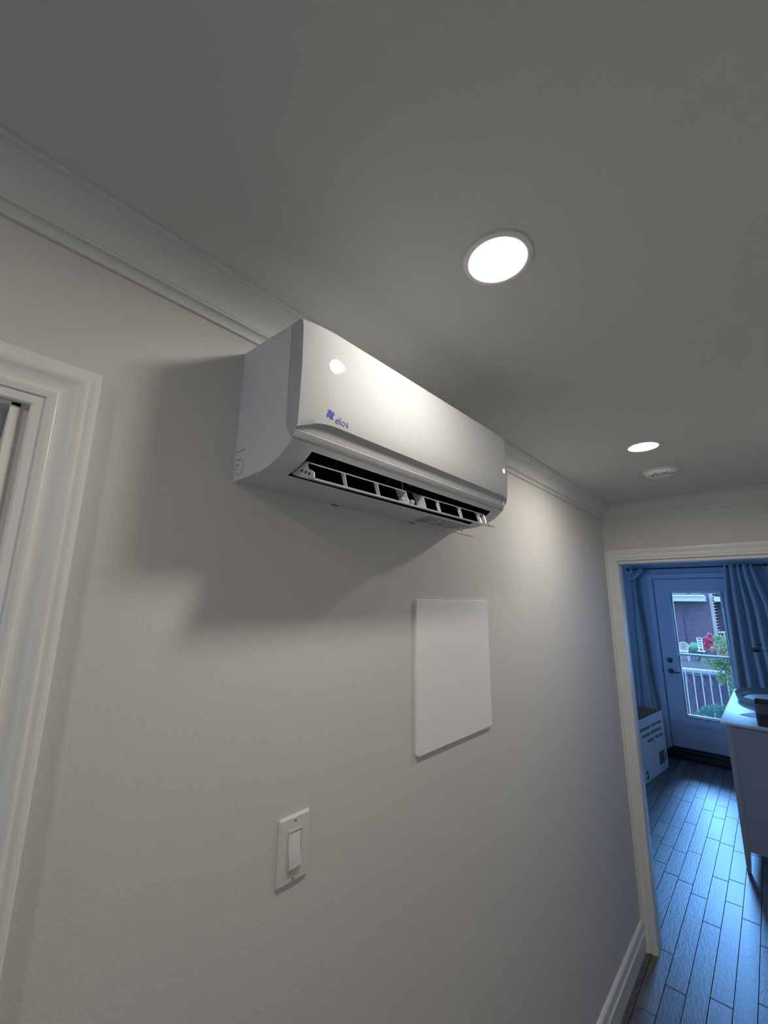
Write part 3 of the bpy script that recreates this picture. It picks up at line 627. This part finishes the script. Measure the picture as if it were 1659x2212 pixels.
# vase with dried stems standing at the dresser's far right, leaves reaching into view
VX, YL = .885, 4.62
vs = thing('dried_stems', (VX, YL, ZT), 'thin stems with dark rounded leaves reaching in from the right edge above the dresser', 'plant')
build('vase', MB().lathe([(0, 0), (.045, 0), (.06, .06), (.05, .13), (.022, .19), (.024, .21), (.018, .21), (.016, .19), (0, .185)], (VX, YL, ZT), 24), 'tray', vs, smooth=True)
st1 = [(VX, YL, 1.12), (.85, YL, 1.28), (.76, YL, 1.425), (.67, YL, 1.428), (.620, YL, 1.430)]
st2 = [(VX, YL, 1.12), (.86, YL, 1.34), (.78, YL, 1.455), (.69, YL, 1.465), (.645, YL, 1.471)]
for P in (st1, st2): build('stem', MB().tube(P, .0016, 6), 'leafd', vs)
def leafdisc(c, pts):
    q = MB(); q.add([(c[0] + a, c[1] + .004 * math.sin(i), c[2] + b) for i, (a, b) in enumerate(pts)] + [(c[0], c[1] - .005, c[2]), (c[0], c[1] + .002, c[2])], []); n = len(pts)
    for i in range(n): q.f.append((i, (i + 1) % n, n)); q.f.append((i, (i + 1) % n, n + 1))
    return q
k_ = .92
build('leaf', leafdisc((.5975, YL, 1.428), [(a * k_, b * k_) for a, b in [(-.028, .004), (-.024, .016), (-.012, .014), (-.006, .028), (.004, .026), (.008, .012), (.022, .010), (.029, .0), (.022, -.012), (.004, -.020), (-.014, -.018), (-.026, -.008)]]), 'leafd', vs)
build('leaf', leafdisc((.6245, YL, 1.473), [(-.026, .002), (-.014, .006), (.008, .006), (.02, .0), (.008, -.006), (-.014, -.006)]), 'leafd', vs)

# ---------------------------------------------------------------- outside
tag(build('lawn', MB().box((-30, YF + .15, -1.3), (30, 40, -1.2)), 'grass'), kind='structure')
dk = thing('deck', (.05, 7.2, -.1), kind='structure')
for k in range(11): build('deck_board', MB().box((-1.5, 6.62 + k * .125, -.07), (1.6, 6.62 + k * .125 + .119, -.045)), 'deck', dk)
for x in (-1.35, 1.4): build('deck_post', MB().box((x, 7.7, -1.2), (x + .1, 7.8, -.07)), 'deck', dk)
rl = thing('balcony_railing', (0, 7.8, 0), 'white metal balcony railing with thin balusters outside the glazed door', 'railing')
build('top_rail', MB().box((-1.5, 7.775, .838), (1.6, 7.825, .866)), 'rail', rl, bevel=.003)
build('bottom_rail', MB().box((-1.5, 7.785, .04), (1.6, 7.815, .065)), 'rail', rl, bevel=.003)
for k in range(-12, 16):
    x = -.147 + .0955 * k; build('baluster', MB().box((x - .0065, 7.793, .065), (x + .0065, 7.807, .838)), 'rail', rl)
for x in (-1.5, 1.56): build('post', MB().box((x, 7.78, -.045), (x + .04, 7.82, .88)), 'rail', rl)
fn = thing('wooden_fence', (0, 9.2, -1.2), 'weathered dark wooden board fence behind the white railing', 'fence')
for k in range(-14, 22):
    x = -.06 + k * .112; zt = .60 + random.uniform(-.012, .012)
    build('fence_board', MB().box((x, 9.2 + random.uniform(-.006, .006), -1.2), (x + .106, 9.222, zt)), 'fence', fn)
build('fence_cap', MB().box((-1.9, 9.16, .610), (2.9, 9.26, .645)), 'roofg', fn)
build('fence_rail', MB().box((-1.9, 9.222, .2), (2.9, 9.26, .28)), 'fence', fn)
# neighbour's flat roof deck
nd = thing('garage', (-.5, 13, -1.2), 'low neighbouring garage roof with white edging behind the fence', 'garage')
build('roof', MB().box((-4.2, 12.6, .02), (2.6, 18.5, .119)), 'roofg', nd)
build('fascia', MB().box((-4.25, 12.5, .06), (2.65, 12.6, .119)), 'roofw', nd); build('fascia', MB().box((-4.25, 12.52, -.02), (2.65, 12.6, .05)), 'roofw', nd)
build('garage_wall', MB().box((-4.1, 12.7, -1.2), (2.5, 18.4, .02)), 'roofg', nd)
# brick house
hs = thing('brick_house', (-1.5, 23, -1.2), 'red-brown brick house with a white eave and pale corner quoins seen through the door glass', 'house')
build('wall', MB().box((-9, 23, -1.2), (-1.20, 31, 7)), 'brick', hs)
build('wall', MB().box((-1.20, 24.2, -1.2), (6, 31, 7)), 'brick', hs)
q = MB()
for k in range(125): q.box((-1.225, 22.985, -1.2 + k * .064), (-1.08 if k % 2 == 0 else -1.10, 24.2, -1.2 + k * .064 + .054))
tag(build('quoin_bricks', q, 'quoin', hs), kind='stuff')
build('wall_joint', MB().box((-1.215, 22.995, -1.2), (-1.10, 24.2, 7)), 'mortar', hs)
build('eave', MB().box((-9, 22.3, 1.93), (-1.33, 23, 2.15)), 'roofw', hs); build('eave', MB().box((-1.06, 22.9, 1.93), (3, 24.2, 2.13)), 'roofw', hs)
build('gutter', MB().box((-9, 22.2, 2.13), (-1.30, 22.32, 2.20)), 'sash', hs)
build('downpipe', MB().tube([(-2.16, 22.55, 1.95), (-2.165, 22.55, .1), (-2.165, 22.55, -1.2)], .042, 10), 'pipe', hs, smooth=True)
for x0, x1 in ((-2.55, -2.0), (-1.86, -1.5), (-.95, -.4)):
    wf = build('window', MB().box((x0, 22.93 if x0 < -1.3 else 24.1, 2.25), (x1, 24.25, 3.4)), 'sash', hs)
    yy = (22.92 if x0 < -1.3 else 24.09); o = build('pane', MB().box((x0 + .06, yy, 2.30), (x1 - .06, yy + .02, 3.34)), 'wglass', wf); o.matrix_parent_inverse = Matrix()
for k in range(10): build('porch_baluster', MB().box((-1.0 + k * .11, 22.6, .2), (-.97 + k * .11, 22.63, .66)), 'rail', hs)
build('porch_rail', MB().box((-1.05, 22.58, .66), (.3, 22.66, .72)), 'rail', hs)
# garden furniture on the garage roof
Z0 = .1215
ch = thing('garden_chair', (-1.44, 16, Z0), 'white wire garden chair on the garage roof at the left of the view', 'chair')
q = MB()
for a in range(9):
    t = math.radians(20 + a * 17.5); q.tube([(-1.44 + .11 * math.cos(t), 16.1, .40), (-1.44 + .13 * math.cos(t), 16.12, .52), (-1.44 + .10 * math.cos(t), 16.14, .52 + .12 * math.sin(t))], .007, 5)
q.tube(arc_pts := [(-1.44 + .14 * math.cos(math.radians(a)), 16.12, .52 + .13 * math.sin(math.radians(a))) for a in range(0, 181, 15)], .011, 6)
build('backrest', q, 'rail', ch)
build('seat', MB().lathe([(0, .0), (.13, 0), (.14, .012), (.13, .024), (0, .024)], (-1.44, 16, .38), 24), 'rail', ch)
for sx in (-1, 1):
    for sy in (-1, 1): build('leg', MB().tube([(-1.44 + sx * .09, 16 + sy * .09, .385), (-1.44 + sx * .12, 16 + sy * .12, Z0)], .011, 6), 'rail', ch)
gr = thing('kettle_grill', (-1.20, 16.4, Z0), 'green domed kettle grill beside the white garden chair', 'grill')
build('lid', MB().lathe([(0, .20), (.05, .19), (.10, .155), (.135, .10), (.145, .045)], (-1.20, 16.4, .45), 28), 'green', gr, smooth=True)
build('bowl', MB().lathe([(.145, .045), (.13, -.02), (.08, -.08), (0, -.10)], (-1.20, 16.4, .45), 28), 'green', gr, smooth=True)
for a in range(3): t = a * 2.09 + .5; build('leg', MB().tube([(-1.2 + .06 * math.cos(t), 16.4 + .06 * math.sin(t), .40), (-1.2 + .13 * math.cos(t), 16.4 + .13 * math.sin(t), Z0)], .009, 6), 'steel', gr)
lg = thing('garden_chair', (-.98, 16, Z0), 'pale folding garden chair with a tall back right of the downpipe', 'chair')
q = MB().tube([(-1.08, 16.1, .80), (-1.05, 16.05, .45)], .014, 6).tube([(-.96, 16.1, .80), (-.96, 16.05, .45)], .014, 6).tube([(-1.08, 16.1, .80), (-.96, 16.1, .80)], .014, 6)
for k in range(4): q.box((-1.06, 16.06, .50 + k * .07), (-.96, 16.08, .54 + k * .07))
build('backrest', q, 'rail', lg); build('seat', MB().box((-1.08, 15.85, .42), (-.90, 16.08, .445)), 'rail', lg)
for pts in (((-1.05, 16.05, .45), (-.82, 15.9, Z0 + .012)), ((-.96, 15.9, .45), (-1.1, 16.1, Z0 + .012)), ((-.90, 16.05, .44), (-.84, 16.1, Z0 + .012)), ((-1.05, 15.87, .44), (-1.1, 15.8, Z0 + .012))): build('leg', MB().tube(pts, .011, 6), 'steel', lg)
# plants
def leaves(n, cf, size, seed, m, name, parent):
    rng = random.Random(seed); q = MB()
    for _ in range(n):
        c = Vector(cf(rng)); a = Vector((rng.uniform(-1, 1), rng.uniform(-1, 1), rng.uniform(-1, 1))).normalized(); b = a.orthogonal().normalized(); b = (b * math.cos(rng.random() * 6) + a.cross(b) * math.sin(rng.random() * 6)); s = size * rng.uniform(.6, 1.3); nn = a.cross(b) * s * .25
        q.add([c - a * s, c - b * s * .55 + nn, c + a * s, c + b * s * .55 + nn], [(0, 1, 2), (0, 2, 3)])
    o = build(name, q, m, parent); o['kind'] = 'stuff'; return o
def blobf(cs):
    def f(r):
        (x, y, z, rx, ry, rz) = r.choice(cs)
        while True:
            a, b, c = r.uniform(-1, 1), r.uniform(-1, 1), r.uniform(-1, 1)
            if a * a + b * b + c * c < 1: return (x + a * rx, y + b * ry, z + c * rz)
    return f
ge = thing('flower_basket', (.14, 7.6, .95), 'hanging basket of red and coral geraniums with trailing green foliage by the railing', 'plant')
build('pot', MB().lathe([(0, 0), (.07, 0), (.10, .07), (.115, .13), (.105, .13), (0, .12)], (.16, 7.6, .93), 24), 'pot', ge, smooth=True)
build('hanger', MB().tube([(.16, 7.6, 1.62), (.16, 7.6, 1.35), (.06, 7.6, 1.06)], .003, 5).tube([(.16, 7.6, 1.35), (.26, 7.6, 1.06)], .003, 5), 'steel', ge)
build('hook_pole', MB().tube([(.42, 7.6, -.045), (.42, 7.6, 1.62), (.40, 7.6, 1.72), (.32, 7.6, 1.76), (.20, 7.6, 1.70), (.16, 7.6, 1.62), (.17, 7.6, 1.58)], .007, 8), 'steel', ge, smooth=True)
leaves(900, blobf([(.15, 7.58, 1.24, .10, .09, .12), (.18, 7.58, 1.12, .10, .1, .09), (.12, 7.58, 1.33, .06, .06, .05), (.24, 7.58, 1.28, .08, .08, .12)]), .017, 1, 'leafl', 'foliage', ge)
leaves(1700, blobf([(.13, 7.47, 1.03, .14, .03, .09), (.20, 7.47, 1.0, .10, .03, .08), (.03, 7.55, 1.0, .14, .1, .07), (.12, 7.55, .93, .14, .1, .10), (.20, 7.56, .84, .10, .1, .12), (.10, 7.56, .80, .06, .06, .08), (.21, 7.56, .70, .05, .06, .12), (.19, 7.56, .58, .03, .04, .10), (.24, 7.56, .95, .1, .1, .14)]), .016, 2, 'leafg', 'foliage', ge)
for x, z, r, m in ((.038, 1.368, .030, 'red'), (-.014, 1.312, .030, 'red'), (.020, 1.278, .034, 'red'), (-.008, 1.222, .033, 'red'), (.048, 1.172, .034, 'orange'), (.150, 1.148, .026, 'red')):
    q = MB(); rng = random.Random(int(x * 1e4))
    for _ in range(26):
        d = Vector((rng.gauss(0, 1), rng.gauss(0, 1), rng.gauss(0, 1))).normalized() * r * .85
        q.lathe([(0, -r * .4), (r * .36, -r * .15), (r * .40, r * .12), (0, r * .28)], (x + d.x, 7.56 + d.y, z + d.z), 6)
    build('flower', q, m, ge, smooth=True)
hb = thing('potted_herb', (.0, 7.2, -.045), 'low bushy blue-green potted plant at the foot of the glass', 'plant')
build('pot', MB().lathe([(0, 0), (.11, 0), (.15, .26), (.16, .28), (.145, .28), (0, .26)], (.0, 7.2, -.045), 28), 'pot', hb, smooth=True)
leaves(2600, blobf([(-.14, 7.2, .37, .07, .08, .06), (-.06, 7.2, .44, .07, .08, .06), (.04, 7.2, .47, .07, .08, .06), (.13, 7.2, .46, .07, .08, .07), (-.02, 7.2, .34, .16, .12, .10), (.12, 7.2, .34, .1, .1, .1)]), .011, 4, 'leafb', 'foliage', hb)
build('stem', MB().tube([(0, 7.2, .2), (-.02, 7.2, .38)], .008, 6).tube([(0, 7.2, .2), (.08, 7.2, .4)], .006, 6), 'stem', hb)

# unseen windows, added to bring in the blue fill light
def added_window(name, axis, pos, a0, a1, z0, z1):
    t = thing(name, (0, 0, 0), kind='structure'); q = MB()
    if axis == 'x':
        for u0, u1, w0, w1 in ((a0, a0 + .05, z0, z1), (a1 - .05, a1, z0, z1), (a0 + .05, a1 - .05, z0, z0 + .05), (a0 + .05, a1 - .05, z1 - .05, z1)): q.box((pos, u0, w0), (pos + .04, u1, w1))
    else:
        for u0, u1, w0, w1 in ((a0, a0 + .05, z0, z1), (a1 - .05, a1, z0, z1), (a0 + .05, a1 - .05, z0, z0 + .05), (a0 + .05, a1 - .05, z1 - .05, z1)): q.box((u0, pos, w0), (u1, pos + .04, w1))
    build('added_window_frame', q, 'sash', t)
added_window('added_window_1', 'y', YF + .06, 1.38, 2.22, .85, 2.05)
added_window('added_window_2', 'x', -1.48, 3.65, 4.95, .85, 2.05)
added_window('added_window_3', 'y', YREAR - .08, .4, .75, 1.2, 1.8)
